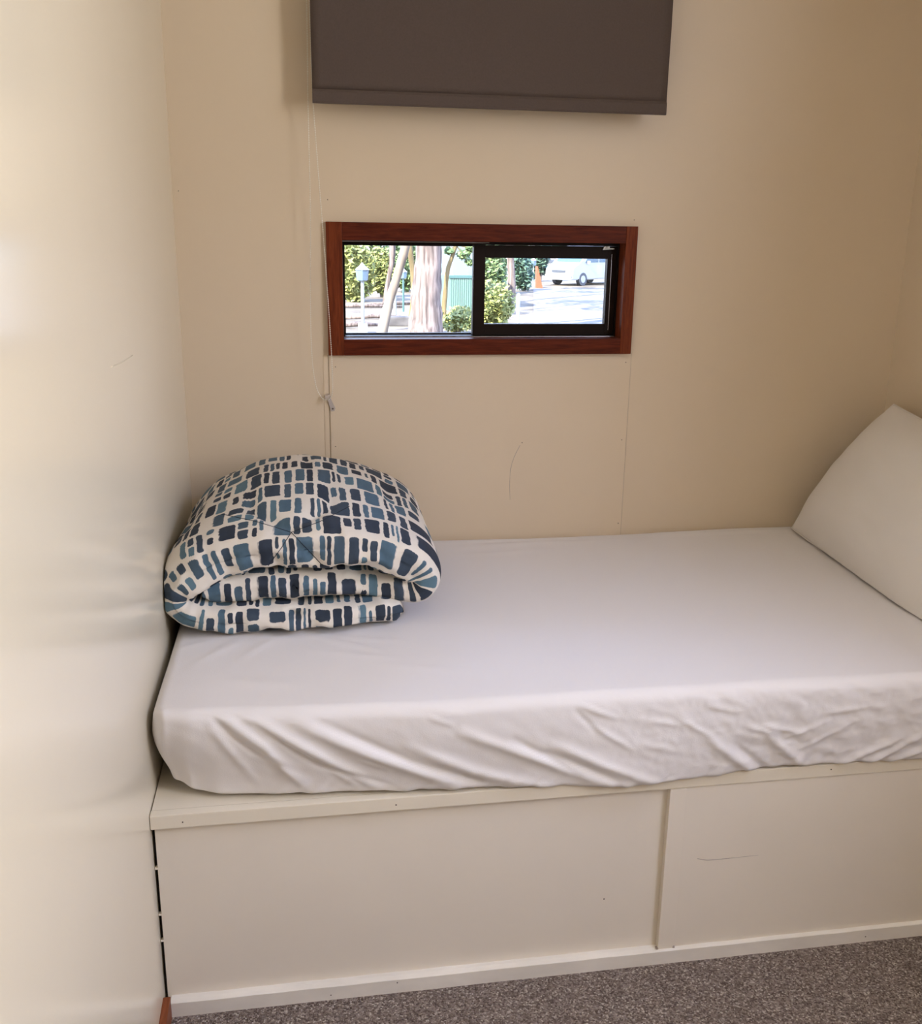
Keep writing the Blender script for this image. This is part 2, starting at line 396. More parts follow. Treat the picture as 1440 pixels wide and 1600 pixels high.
# chain clip screwed to the wall
cc = empty('chain_clip', (0.354, -0.0035, 0.952))
tag(cc, 'small clear plastic chain holder screwed to the wall under the window', 'clip')
def prism(bm, poly, ya, yb):
    a = [bm.verts.new((x, ya, z)) for x, z in poly]; b = [bm.verts.new((x, yb, z)) for x, z in poly]
    bm.faces.new(a); bm.faces.new(b[::-1])
    for i in range(len(poly)):
        j = (i + 1) % len(poly); bm.faces.new((a[i], b[i], b[j], a[j]))
bm = bmesh.new(); prism(bm, [(0.347, 0.976), (0.3535, 0.979), (0.3665, 0.950), (0.3640, 0.943), (0.3560, 0.942)], -0.0040, -0.0070)
link('arm', bm, M_clip, cc)
bm = bmesh.new(); prism(bm, [(0.3395, 0.983), (0.3520, 0.9885), (0.3545, 0.9800), (0.3435, 0.9735)], -0.0040, -0.0275)
link('holder', bm, M_clip, cc)
bm = bmesh.new(); disc(bm, (0.3600, -0.0071, 0.9490), (0, -1, 0), 0.0024, 0.0012, 12); link('screw', bm, M_nail, cc, False)

# ------------------------------------------------------------------ built-in bed base
base = empty('bed_base', (0.94, -0.475, 0.0))
tag(base, 'built in cream painted bed base with panelled front and edge trim', 'bed base')
ZP, ZL, ZS, W = 0.4126, 0.3866, 0.0300, 0.95
GX = 0.0055
bm = bmesh.new(); box(bm, (0.002, -0.93, ZP - 0.018), (RX - 0.003, -0.006, ZP)); link('platform', bm, M_lip, base)
bm = bmesh.new(); box(bm, (0.0008, -W, ZL), (RX - 0.002, -0.9305, ZP + 0.0005), 0.0022)
lip = link('edge_trim', bm, M_lip, base)
dots('nail_head', [(0.055, 0.398), (0.424, 0.399), (1.26, 0.402)], 0.0014, M_nail, lip, -W)
bm = B((GX, -0.938, 0.012), (0.9384, -0.930, ZL - 0.0004), 0.0008); pnl = link('front_panel', bm, M_base, base)
dots('pin_hole', [(0.826, 0.150)], 0.0016, M_nail, pnl, -0.938)
bm = B((0.9712, -0.9475, 0.012), (RX - 0.003, -0.930, ZL - 0.0004), 0.0008); pnl2 = link('front_panel', bm, M_base, base)
bm = B((0.9384, -0.9505, ZS), (0.9705, -0.930, ZL - 0.0008), 0.0012); link('stile', bm, M_base, base)
bm = bmesh.new(); tube(bm, catmull([(1.005, -0.9476, 0.2285), (1.018, -0.9476, 0.2245), (1.032, -0.9476, 0.2225), (1.07, -0.9476, 0.2225), (1.131, -0.9476, 0.2235)], 4), [0.0003] + [0.0007] * 12 + [0.0004] * 3 + [0.0002], 4)
link('scratch', bm, M_scuff, pnl2)
bm = bmesh.new(); rnd = random.Random(3)
n = 120; rows = []
for i in range(n + 1):  # plinth with a slightly uneven filled top edge
    x = 0.012 + (RX - 0.016) * i / n
    h = ZS + 0.0010 * noise.noise(Vector((x * 14, 0, 0)))
    d = -0.9560 - 0.0008 * noise.noise(Vector((x * 9, 5, 0)))
    rows.append([bm.verts.new(p) for p in ((x, -0.925, 0.0), (x, d, 0.0), (x, d, h - 0.001), (x, d + 0.0012, h), (x, -0.946, h + 0.0022), (x, -0.925, h + 0.0024))])
for a, b in zip(rows, rows[1:]):
    for k in range(6): bm.faces.new((a[k], a[(k + 1) % 6], b[(k + 1) % 6], b[k]))
bm.faces.new(rows[0]); bm.faces.new(rows[-1][::-1])
pl = link('plinth', bm, M_dirty, base)
dots('nail_head', [(0.424, 0.024), (0.30, 0.012), (1.38, 0.014)], 0.0013, M_nail, pl, -0.9570)
bm = bmesh.new(); box(bm, (0.0008, -0.9285, 0.03), (GX + 0.004, -0.9270, ZL)); link('dark_gap', bm, M_gap, base)
for z in (0.300, 0.205, 0.150): link('paint_bridge', B((0.0005, -0.9385, z), (GX + 0.0005, -0.930, z + 0.0025)), M_base, base)
for x in (0.937, 0.9708): link('grime', B((x - 0.0022, -0.9515, ZS + 0.0012), (x + 0.0020, -0.9445, ZS + 0.0042)), M_scuff, base)

# ------------------------------------------------------------------ mattress with fitted sheet
ZM = 0.5962
mt = empty('mattress', (0.94, -0.475, ZP + 0.001))
tag(mt, 'single mattress in a creased white fitted sheet on the bed base', 'mattress')
bm = B((0.07, -0.84, ZP + 0.008), (1.82, -0.04, 0.555), 0.02); link('core', bm, simple('mattress ticking', (0.7, 0.68, 0.64), 0.9), mt)
YBOT = [(0.0, -0.845), (0.023, -0.879), (0.067, -0.899), (0.123, -0.913), (0.291, -0.930), (0.518, -0.948), (0.693, -0.957), (0.845, -0.966), (1.0, -0.962), (1.13, -0.954), (1.45, -0.958), (1.9, -0.958)]
YTOP = [(0.0, -0.905), (0.03, -0.927), (0.08, -0.938), (0.30, -0.952), (0.54, -0.963), (1.9, -0.968)]
ZBOT = [(0.0, 0.446), (0.03, 0.432), (0.08, 0.421), (0.14, 0.4165), (0.55, 0.4155), (0.70, 0.411), (0.85, 0.402), (1.0, 0.407), (1.13, 0.413), (1.45, 0.408), (1.9, 0.41)]
def front_fold(x0, y0, x1, y1, w, a, x2=None, y2=None):
    pts = [(x0, y0)] + ([(x2, y2)] if x2 is not None else []) + [(x1, y1)]
    P = []
    for q in pts:
        v = on(q[0], q[1], 1, -0.955); P.append((v.x, v.z))
    return (P, w, a)
FOLDS = [
 front_fold(338, 1122, 480, 1238, .0100, .0085, 412, 1170), front_fold(326, 1140, 405, 1243, .0080, .0045, 362, 1185),
 front_fold(380, 1120, 590, 1237, .0105, .0100, 489, 1176), front_fold(330, 1128, 470, 1215, .0060, -.0045, 395, 1180),
 front_fold(465, 1130, 730, 1233, .0130, .0110, 570, 1176), front_fold(400, 1135, 620, 1237, .0055, -.0050, 500, 1200),
 front_fold(420, 1185, 475, 1243, .0060, .0040), front_fold(500, 1130, 760, 1225, .0080, -.0060, 640, 1190),
 front_fold(520, 1210, 560, 1238, .0050, .0040), front_fold(640, 1165, 860, 1232, .0110, .0070, 740, 1205),
 front_fold(560, 1190, 610, 1205, .0045, .0030),
 front_fold(720, 1140, 950, 1224, .0100, .0075, 830, 1178), front_fold(800, 1150, 900, 1205, .0060, -.0050),
 front_fold(860, 1158, 1030, 1222, .0090, .0075, 940, 1190), front_fold(850, 1170, 960, 1215, .0050, -.0040),
 front_fold(905, 1098, 960, 1118, .0045, .0038), front_fold(925, 1130, 985, 1166, .0045, .0038), front_fold(895, 1105, 930, 1140, .0040, -.0030),
 front_fold(1060, 1120, 1110, 1146, .0045, .0038), front_fold(1105, 1149, 1178, 1208, .0090, .0080), front_fold(1190, 1140, 1260, 1200, .0090, .0075),
 front_fold(1140, 1155, 1200, 1205, .0060, -.0045), front_fold(1160, 1130, 1210, 1141, .0045, .0035), front_fold(1185, 1128, 1245, 1140, .0040, .0035),
 front_fold(1010, 1120, 1060, 1128, .0045, .0030), front_fold(1100, 1098, 1150, 1108, .0045, .0028), front_fold(1000, 1156, 1060, 1170, .0055, .0028),
 front_fold(1290, 1203, 1400, 1150, .0070, .0055), front_fold(1340, 1200, 1440, 1140, .0070, .0060), front_fold(1380, 1196, 1470, 1150, .0060, .0050),
 front_fold(1220, 1150, 1290, 1120, .0045, .0028), front_fold(1240, 1172, 1330, 1120, .0045, .0025), front_fold(1280, 1110, 1350, 1098, .0045, .0025),
 front_fold(1310, 1195, 1365, 1190, .0045, -.0030), front_fold(640, 1096, 720, 1112, .0045, .0015), front_fold(670, 1118, 705, 1128, .0040, .0025),
 front_fold(1440, 1196, 1560, 1130, .0080, .0050), front_fold(1520, 1196, 1620, 1130, .0080, .0050),
 front_fold(236, 1130, 246, 1215, .0080, -.0060),
]
def seg_d(px, pz, a, b):
    dx, dz = b[0] - a[0], b[1] - a[1]; L = dx * dx + dz * dz
    t = max(0, min(1, ((px - a[0]) * dx + (pz - a[1]) * dz) / L))
    return math.hypot(px - a[0] - dx * t, pz - a[1] - dz * t), t
FB = []
for P, w, a in FOLDS:
    xs = [p[0] for p in P]; zs = [p[1] for p in P]
    FB.append((min(xs) - 3 * w, max(xs) + 3 * w, min(zs) - 3 * w, max(zs) + 3 * w, P, w, a))
def folds(x, z):
    s = 0.0
    for a0, a1, b0, b1, P, w, a in FB:
        if a0 < x < a1 and b0 < z < b1:
            n = len(P) - 1; best = None
            for i in range(n):
                d, t = seg_d(x, z, P[i], P[i + 1])
                if best is None or d < best[0]: best = (d, (i + t) / n)
            d, t = best
            f = math.sin(math.pi * min(1, max(0, t * 0.90 + 0.06))) ** 0.6
            s += a * f * math.exp(-(d / w) ** 2)
    return s
# top creases fanning from under the duvet, in x,y
TOPF = [((.02, -.66), (.10, -.62), .010, .0022), ((.06, -.74), (.15, -.63), .012, .0022), ((.15, -.72), (.22, -.63), .010, .0020), ((.30, -.64), (.42, -.72), .008, .0026),
        ((.33, -.64), (.47, -.68), .006, .0024), ((.28, -.70), (.45, -.76), .010, .0018), ((.40, -.78), (.60, -.84), .012, .0014), ((.05, -.80), (.30, -.86), .02, .0020),
        ((.63, -.10), (.95, -.06), .014, .0020), ((.62, -.16), (.90, -.13), .012, .0015), ((.60, -.05), (.85, -.03), .012, .0022)]
def topc(x, y):
    s = 0.0
    for a, b, w, amp in TOPF:
        d, t = seg_d(x, y, a, b)
        if d < 3 * w: s += amp * math.exp(-(d / w) ** 2) * math.sin(math.pi * (t * .9 + .05)) ** .6
    return s
def sheet_mesh():
    bm = bmesh.new()
    LX, HX = 0.004, RX - 0.003
    xs = [LX + (HX - LX) * i / 470 for i in range(471)]
    ysl = sorted({round(-0.005 - 0.90 * (i / 90), 5) for i in range(91)} | {round(-0.905 - 0.055 * (i / 14), 5) for i in range(15)})
    zsl = [0.4155 + (ZM - 0.4155) * k / 46 for k in range(47)]
    r = 0.022
    Y0, Y1 = -0.960, -0.005
    def shape(x, y, z):
        # plan corners and vertical rounding by clamping to an inner box
        zz = z
        rx = min(max(x, LX + r), HX - r); ry = min(max(y, Y0 + r), Y1 - r); rz = min(max(zz, 0.4155 + 0.012), ZM - r)
        d = Vector((x - rx, y - ry, (zz - rz)))
        if d.length > 1e-9:
            dd = Vector((d.x, d.y, d.z * (1.0 if zz > 0.5 else r / 0.012)))
            m = max(abs(dd.x), abs(dd.y), abs(dd.z))
            dn = dd.normalized() * m
            x2, y2 = rx + dn.x, ry + dn.y
            z2 = rz + dn.z * (1.0 if zz > 0.5 else 0.012 / r)
        else: x2, y2, z2 = x, y, zz
        h = (z2 - 0.4155) / (ZM - 0.4155)
        fy = sstep(-0.55, -0.96, y2)              # how much it belongs to the front
        yt = interp(YTOP, x2); ybm = interp(YBOT, x2)
        tgt = ybm + (yt - ybm) * sstep(0.0, 0.85, h) - 0.006 * math.sin(math.pi * h) * sstep(0.05, 0.2, x2)
        y3 = y2 + (tgt - Y0) * fy
        zb = interp(ZBOT, x2)
        z3 = z2 + (zb - 0.4155) * (1 - h) * fy
        # left end leans away from the wall at the top and sags at the corner
        lx = 1 - sstep(0.0, 0.10, x2 - LX)
        x3 = x2 + lx * (0.010 * sstep(0.55, 1.0, h) * (1 - 0.3 * fy) + 0.016 * sstep(0.45, 0.0, h) * fy)
        z3 -= 0.004 * lx * h
        # long soft undulation on top
        if h > 0.9:
            z3 += topc(x3, y3) + 0.0028 * noise.noise(Vector((x3 * 2.2, y3 * 2.5, 1.3))) + 0.0010 * noise.noise(Vector((x3 * 11, y3 * 8, 2.3)))
            if y3 > -0.06: z3 += 0.003 * math.sin(x3 * 5.2)
        # front creases
        ff = sstep(-0.90, -0.945, y3) * (1 - sstep(0.93, 1.0, h))
        if ff > 0:
            s = folds(x3, z3)
            q = Vector((x3 * 30 + z3 * 30, 0.0, z3 * 34 - x3 * 6))
            s += (0.0010 + 0.0020 * sstep(0.75, 1.1, x3)) * noise.noise(q)
            s += (0.0004 + 0.0014 * sstep(0.7, 1.0, x3)) * abs(noise.noise(Vector((x3 * 55 + z3 * 45, 3.0, z3 * 62 - x3 * 12))))
            # gathers along the elastic hem
            s += 0.0032 * sstep(0.30, 0.0, h) * noise.noise(Vector((x3 * 48 - z3 * 40, 7.0, 0)))* sstep(0.12, 0.25, x3)
            y3 -= s * ff
            z3 += 0.003 * sstep(0.25, 0.0, h) * noise.noise(Vector((x3 * 22, 9.0, 0))) * sstep(0.1, 0.25, x3)
        return Vector((x3, y3, max(z3, 0.4138 if y3 > -0.952 else 0.30)))
    cache = {}
    def V(x, y, z):
        k = (round(x, 5), round(y, 5), round(z, 5))
        if k not in cache: cache[k] = bm.verts.new(shape(x, y, z))
        return cache[k]
    def patch(A, Bl, f):
        for i in range(len(A) - 1):
            for j in range(len(Bl) - 1):
                try: bm.faces.new((f(A[i], Bl[j]), f(A[i + 1], Bl[j]), f(A[i + 1], Bl[j + 1]), f(A[i], Bl[j + 1])))
                except ValueError: pass
    ya, yb = ysl[0], ysl[-1]
    patch(xs, ysl, lambda a, b: V(a, b, ZM))
    patch(xs, zsl, lambda a, b: V(a, ya, b))
    patch(xs, zsl, lambda a, b: V(a, yb, b))
    patch(ysl, zsl, lambda a, b: V(xs[0], a, b))
    patch(ysl, zsl, lambda a, b: V(xs[-1], a, b))
    # tucked under hem
    patch(xs, [y for y in ysl if y < -0.86], lambda a, b: V(a, b, zsl[0]))
    return bm
link('fitted_sheet', sheet_mesh(), M_sheet, mt, True)

# ------------------------------------------------------------------ pillow
def pillow_mesh():
    bm = bmesh.new(); n = 64
    O = Vector((1.612, -0.062, 0.606)); A = Vector((0.0, -1.0, 0.0)); Bv = Vector((1.845, -0.100, 0.955)) - O
    Bl = Bv.length; Bv.normalize(); A = (A - Bv * A.dot(Bv)).normalized(); Nn = Vector(A.cross(Bv)); 
    if Nn.x > 0: Nn = -Nn
    LA, LB = 0.74, Bl
    def P(u, v, side):
        # u, v in -1..1
        e = max(0.0, (1 - abs(u) ** 2.6)) ** 0.55 * max(0.0, (1 - abs(v) ** 2.6)) ** 0.55
        t = 0.055 * e
        # sides pull in between the ears
        uu = u * (1 - 0.030 * (1 - v * v)); vv = v * (1 - 0.035 * (1 - u * u))
        a = (uu + 1) / 2 * LA; b = (vv + 1) / 2 * LB
        p = O + A * a + Bv * b + Nn * (t * side * (1.15 if side > 0 else 0.55))
        p += Nn * 0.026 * (1 - v * v)
        w = noise.noise(Vector((u * 2.3, v * 2.6, 4.0 + side))) * 0.006 + noise.noise(Vector((u * 7 + v * 3, v * 6, 9.0 + side))) * 0.0020
        p += Nn * w * e ** 0.5
        if p.z < 0.6015: p.z = 0.6015 + (p.z - 0.6015) * 0.05
        p.x = min(p.x, RX - 0.006); p.y = min(p.y, -0.010)
        return p
    gr = {}
    for s in (1, -1):
        for i in range(n + 1):
            for j in range(n + 1):
                u = math.sin((i / n * 2 - 1) * math.pi / 2) * 0.6 + (i / n * 2 - 1) * 0.4
                v = math.sin((j / n * 2 - 1) * math.pi / 2) * 0.6 + (j / n * 2 - 1) * 0.4
                if s == -1 and (i in (0, n) or j in (0, n)): gr[(s, i, j)] = gr[(1, i, j)]
                else: gr[(s, i, j)] = bm.verts.new(P(u, v, s))
        for i in range(n):
            for j in range(n):
                try: bm.faces.new((gr[(s, i, j)], gr[(s, i + 1, j)], gr[(s, i + 1, j + 1)], gr[(s, i, j + 1)]))
                except ValueError: pass
    rim = [gr[(1, i, 0)].co.copy() for i in range(n + 1)] + [gr[(1, n, j)].co.copy() for j in range(1, n + 1)] + [gr[(1, i, n)].co.copy() for i in range(n - 1, -1, -1)] + [gr[(1, 0, j)].co.copy() for j in range(n - 1, -1, -1)]
    return bm, rim
pm, rim = pillow_mesh()
pw = empty('pillow', (1.72, -0.43, 0.602))
tag(pw, 'white pillow leaning against the right wall at the far end of the mattress', 'pillow')
link('pillowcase', pm, M_pillow, pw, True)
bm = bmesh.new(); tube(bm, rim, 0.0022, 6, True); link('edge_seam', bm, M_pillow, pw, True)

# ------------------------------------------------------------------ folded quilt
def quilt_material():
    m, nt, b = mat('cream cotton printed with blue brush blocks')
    L = nt.links.new
    uv = N(nt, 'ShaderNodeUVMap'); uv.uv_map = 'UVMap'
    def math_(op, a, c=None, d=None):
        n = N(nt, 'ShaderNodeMath', operation=op)
        for i, x in enumerate((a, c, d)):
            if x is None: continue
            if isinstance(x, (int, float)): n.inputs[i].default_value = x
            else: L(x, n.inputs[i])
        return n.outputs[0]
    wob = N(nt, 'ShaderNodeTexNoise', Scale=45.0, Detail=2.0); L(uv.outputs[0], wob.inputs['Vector'])
    wv = N(nt, 'ShaderNodeVectorMath', operation='MULTIPLY_ADD'); wv.inputs[1].default_value = (0.006, 0.006, 0); L(wob.outputs['Color'], wv.inputs[0]); L(uv.outputs[0], wv.inputs[2])
    fine = N(nt, 'ShaderNodeTexNoise', Scale=420.0, Detail=1.0); 
    mpf = N(nt, 'ShaderNodeMapping'); mpf.inputs['Scale'].default_value = (1.0, 0.25, 1); L(uv.outputs[0], mpf.inputs[0]); L(mpf.outputs[0], fine.inputs['Vector'])
    sp = N(nt, 'ShaderNodeSeparateXYZ'); L(wv.outputs[0], sp.inputs[0])
    U, Vv = sp.outputs[0], sp.outputs[1]
    RH = 0.070
    lownoise = N(nt, 'ShaderNodeTexNoise', Scale=4.0, Detail=1.0); L(uv.outputs[0], lownoise.inputs['Vector'])
    Vw = math_('MULTIPLY_ADD', lownoise.outputs[0], 0.012, Vv)
    vr = math_('DIVIDE', Vw, RH); row = math_('FLOOR', vr); f = math_('FRACT', vr)
    CW = 0.0225
    dn = N(nt, 'ShaderNodeTexNoise', noise_dimensions='1D', Detail=1.0); dn.inputs['Scale'].default_value = 1.0
    L(math_('ADD', math_('MULTIPLY', U, 14.0), math_('MULTIPLY', row, 9.71)), dn.inputs['W'])
    wcoord = math_('ADD', math_('ADD', math_('DIVIDE', U, CW), math_('MULTIPLY', row, 37.137)), math_('MULTIPLY', dn.outputs[0], 2.6))
    v1 = N(nt, 'ShaderNodeTexVoronoi', voronoi_dimensions='1D', feature='F1'); v1.inputs['Scale'].default_value = 1.0; L(wcoord, v1.inputs['W'])
    v2 = N(nt, 'ShaderNodeTexVoronoi', voronoi_dimensions='1D', feature='DISTANCE_TO_EDGE'); v2.inputs['Scale'].default_value = 1.0; L(wcoord, v2.inputs['W'])
    sc = N(nt, 'ShaderNodeSeparateColor'); L(v1.outputs['Color'], sc.inputs[0])
    c1, c2, c3 = sc.outputs[0], sc.outputs[1], sc.outputs[2]
    k = math_('ADD', 1.0, math_('GREATER_THAN', c2, 0.80))
    f = math_('MAXIMUM', 0.0, math_('MINIMUM', 0.999, math_('ADD', f, math_('MULTIPLY', math_('SUBTRACT', sc.outputs[2], 0.5), 0.16))))
    fk = math_('FRACT', math_('MULTIPLY', f, k))
    sub = math_('FLOOR', math_('MULTIPLY', f, k))
    dv = math_('DIVIDE', math_('MULTIPLY', math_('MINIMUM', fk, math_('SUBTRACT', 1.0, fk)), RH), k)
    du = math_('MULTIPLY', v2.outputs['Distance'], CW)
    shrink = math_('DIVIDE', math_('MULTIPLY', math_('POWER', c3, 3.0), 0.014), math_('MULTIPLY', k, k))
    dv2 = math_('SUBTRACT', dv, shrink)
    R = 0.0085
    a = math_('MAXIMUM', 0.0, math_('SUBTRACT', R, du)); c = math_('MAXIMUM', 0.0, math_('SUBTRACT', R, dv2))
    rr = math_('SQRT', math_('ADD', math_('MULTIPLY', a, a), math_('MULTIPLY', c, c)))
    rr = math_('ADD', rr, math_('MULTIPLY', math_('SUBTRACT', fine.outputs[0], 0.5), 0.0016))
    mask = N(nt, 'ShaderNodeMapRange'); mask.inputs['From Min'].default_value = R - 0.0030; mask.inputs['From Max'].default_value = R - 0.0040
    L(rr, mask.inputs[0])
    colsel = math_('FRACT', math_('ADD', math_('MULTIPLY', c1, 3.7), math_('MULTIPLY', sub, 0.43)))
    cr = N(nt, 'ShaderNodeValToRGB'); e = cr.color_ramp; e.interpolation = 'CONSTANT'
    e.elements[0].position = 0; e.elements[0].color = (0.028, 0.038, 0.058, 1)
    e.elements[1].position = 0.30; e.elements[1].color = (0.040, 0.058, 0.085, 1)
    for p, cc_ in ((0.48, (0.075, 0.130, 0.180, 1)), (0.72, (0.100, 0.175, 0.225, 1)), (0.88, (0.060, 0.095, 0.130, 1))):
        q = e.elements.new(p); q.color = cc_
    L(colsel, cr.inputs[0])
    br = N(nt, 'ShaderNodeTexNoise', Scale=60.0, Detail=4.0); L(mpf.outputs[0], br.inputs['Vector'])
    brm = N(nt, 'ShaderNodeMapRange'); brm.inputs['To Min'].default_value = 0.75; brm.inputs['To Max'].default_value = 1.3; L(br.outputs[0], brm.inputs[0])
    mu = N(nt, 'ShaderNodeMix', data_type='RGBA', blend_type='MULTIPLY'); mu.inputs[0].default_value = 1; L(cr.outputs[0], mu.inputs[6]); L(brm.outputs[0], mu.inputs[7])
    mx = N(nt, 'ShaderNodeMix', data_type='RGBA'); mx.inputs[6].default_value = (0.74, 0.68, 0.60, 1)
    L(mask.outputs[0], mx.inputs[0]); L(mu.outputs[2], mx.inputs[7]); L(mx.outputs[2], b.inputs['Base Color'])
    b.inputs['Roughness'].default_value = 0.75; b.inputs['Specular IOR Level'].default_value = 0.25
    tc = N(nt, 'ShaderNodeTexCoord'); bn = N(nt, 'ShaderNodeTexNoise', Scale=55.0, Detail=3.0); L(tc.outputs['Object'], bn.inputs['Vector'])
    bp = N(nt, 'ShaderNodeBump', Strength=0.25, Distance=0.004); L(bn.outputs[0], bp.inputs['Height']); L(bp.outputs[0], b.inputs['Normal'])
    return m
M_quilt = quilt_material()

QC = [(0.475, 0.630), (0.36, 0.629), (0.20, 0.629), (0.10, 0.632), (0.058, 0.644), (0.038, 0.672), (0.050, 0.706), (0.095, 0.738), (0.17, 0.762), (0.26, 0.768), (0.37, 0.766),
      (0.440, 0.760), (0.490, 0.744), (0.512, 0.717), (0.500, 0.694), (0.450, 0.689), (0.36, 0.690), (0.22, 0.690), (0.10, 0.688), (0.075, 0.686)]
def quilt_mesh():
    C = catmull([(a, 0, z) for a, z in QC], 16)
    nu = len(C); S_ = [0.0]
    for a, b in zip(C, C[1:]): S_.append(S_[-1] + (b - a).length)
    tot = S_[-1]
    ns = 132
    bm = bmesh.new(); uvl = bm.loops.layers.uv.new('UVMap')
    rings = []; info = []
    for i, p in enumerate(C):
        t = (C[min(i + 1, nu - 1)] - C[max(i - 1, 0)]).normalized()
        nrm = Vector((t.z, 0, -t.x))  # for the bottom layer (travelling -x) this points up; on the top layer it points down
        s = S_[i]
        k = s / tot
        # layer membership by arc length
        top = sstep(0.46, 0.56, s) * (1 - sstep(1.00, 1.08, s))
        inner = sstep(1.04, 1.12, s)
        half = 0.0325 + 0.0135 * top + 0.0045 * inner
        endt = min(1.0, s / 0.020, (tot - s) / 0.02 if tot - s < 0.02 else 1.0)
        half *= max(0.08, math.sqrt(max(0.0, 1 - (1 - endt) ** 2)))
        # layer's own front position
        yf = -0.628 + 0.020 * inner - 0.003 * top
        if s < 0.06: yf += 0.02 * (1 - s / 0.06) ** 2
        fold_l = math.exp(-((s - 0.50) / 0.10) ** 2)
        yf += 0.004 * fold_l; half += 0.006 * fold_l
        fold_r = math.exp(-((s - 1.06) / 0.08) ** 2)
        yf += 0.028 * fold_r
        yb = -0.085
        cy = (yf + yb) / 2; Ly = (yb - yf) / 2
        ring = []; vv = 0.0; lastp = None
        for j in range(ns):
            # parameter with more samples at the rounded ends
            a = 2 * math.pi * j / ns
            ca, sa = math.cos(a), math.sin(a)
            e1 = 0.22
            yy = cy - Ly * math.copysign(abs(ca) ** e1, ca)
            off = half * math.copysign(abs(sa) ** 0.85, sa)
            # keep front ends round: distance-based
            q = p + nrm * off; q = Vector((q.x, yy, q.z))
            if lastp is not None: vv += (q - lastp).length
            ring.append([q, vv, off, nrm]); lastp = q
        rings.append(ring); info.append((s, top, inner, nrm))
    verts = []
    for i, ring in enumerate(rings):
        s, top, inner, nrm = info[i]; row = []
        for j, (q, vv, off, nn) in enumerate(ring):
            q = q.copy()
            dirn = (nn * (1 if off >= 0 else -1))
            outer = 1.0 if (off < 0) else 0.0        # outer side of the spiral
            # dome of the top layer towards the back
            back = sstep(-0.62, -0.30, q.y) * (1 - 0.45 * sstep(-0.25, -0.08, q.y))
            cx = math.exp(-((q.x - 0.27) / 0.19) ** 2)
            q.z += top * back * (0.061 * cx + 0.0)
            q.z += 0.006 * top * cx
            # front overhang sag of top layer ends
            side = sstep(-0.2, -0.55, q.y)
            q.x += (-0.020) * math.exp(-((s - 0.50) / 0.12) ** 2) * side
            q.z += -0.020 * math.exp(-((s - 1.00) / 0.10) ** 2) * (1 - back)
            # puff and wrinkles
            w = 0.013 * noise.noise(Vector((s * 6, q.y * 5, off * 20 + 3))) + 0.0075 * noise.noise(Vector((s * 17, q.y * 12, off * 40 + 7))) + 0.0036 * noise.noise(Vector((s * 40, q.y * 22, 11 + off * 60)))
            fr = sstep(-0.52, -0.62, q.y)
            w *= 0.5 + 0.6 * fr
            # puckers at the front running up and down
            w += fr * 0.0060 * noise.noise(Vector((s * 48, 0.5, off * 25)))
            dv = (dirn * (1 - fr) + Vector((0, -1, 0)) * fr + dirn * fr * 0.4)
            q += dv * w
            row.append(q)
        verts.append(row)
    # tufting grooves: lines in world x,y,z that pull the surface in
    G = [((0.253, -0.60, 0.812), (0.110, -0.42, 0.845), .012, .010), ((0.253, -0.60, 0.812), (0.400, -0.42, 0.845), .012, .010),
         ((0.253, -0.60, 0.812), (0.205, -0.64, 0.728), .010, .009), ((0.253, -0.60, 0.812), (0.318, -0.64, 0.728), .010, .009),
         ((0.252, -0.62, 0.725), (0.252, -0.62, 0.645), .009, .020), ((0.290, -0.64, 0.660), (0.290, -0.64, 0.600), .008, .012),
         ((0.400, -0.42, 0.845), (0.540, -0.30, 0.80), .012, .008), ((0.110, -0.42, 0.845), (0.03, -0.36, 0.76), .012, .008),
         ((0.400, -0.42, 0.845), (0.28, -0.20, 0.88), .012, .005)]
    for i, row in enumerate(verts):
        s, top, inner, nrm = info[i]
        for j, q in enumerate(row):
            off = rings[i][j][2]
            pull = 0.0
            for a, b, w, amp in G:
                a = Vector(a); b = Vector(b); ab = b - a
                t = max(0, min(1, (q - a).dot(ab) / ab.length_squared))
                d = (q - (a + ab * t)); d.z *= 0.7; d.y *= 0.75
                dl = d.length
                if dl < 3.2 * w: pull = max(pull, 1.5 * amp * math.exp(-(dl / w) ** 2))
            # dimple at the crossing
            d = (q - Vector((0.253, -0.61, 0.80))).length
            pull += 0.012 * math.exp(-(d / 0.028) ** 2)
            if pull > 0:
                fr = sstep(-0.55, -0.62, q.y)
                dirn = (nrm * (1 if off >= 0 else -1)) * (1 - 0.6 * fr) + Vector((0, -1, 0)) * fr
                row[j] = q - dirn * pull
    for row in verts:
        for q in row:
            q.x = max(q.x, 0.0025); q.z = max(q.z, 0.5985 + 0.002 * abs(noise.noise(q * 30)))
            q.y = min(q.y, -0.012)
    bv = [[bm.verts.new(q) for q in row] for row in verts]
    tv = [rings[i][-1][1] + (rings[i][-1][0] - rings[i][0][0]).length for i in range(nu)]
    for i in range(nu - 1):
        for j in range(ns):
            j2 = (j + 1) % ns
            f = bm.faces.new((bv[i][j], bv[i][j2], bv[i + 1][j2], bv[i + 1][j]))
            vals = [(S_[i], rings[i][j][1]), (S_[i], rings[i][j2][1] if j2 else tv[i]), (S_[i + 1], rings[i + 1][j2][1] if j2 else tv[i + 1]), (S_[i + 1], rings[i + 1][j][1])]
            for lp, (uu, v_) in zip(f.loops, vals):
                if j >= ns // 2: v_ -= tv[i]
                lp[uvl].uv = (uu + 0.013, v_ + 0.029 + 4 * 0.070)
    for i, s_ in ((0, 0), (nu - 1, tot)):
        try:
            f = bm.faces.new(bv[i] if i == 0 else bv[i][::-1])
            for lp in f.loops: lp[uvl].uv = (s_ + lp.vert.co.z, lp.vert.co.y)
        except ValueError: pass
    return bm
qm = quilt_mesh()
bmesh.ops.recalc_face_normals(qm, faces=qm.faces)
QT = BVHTree.FromBMesh(qm)
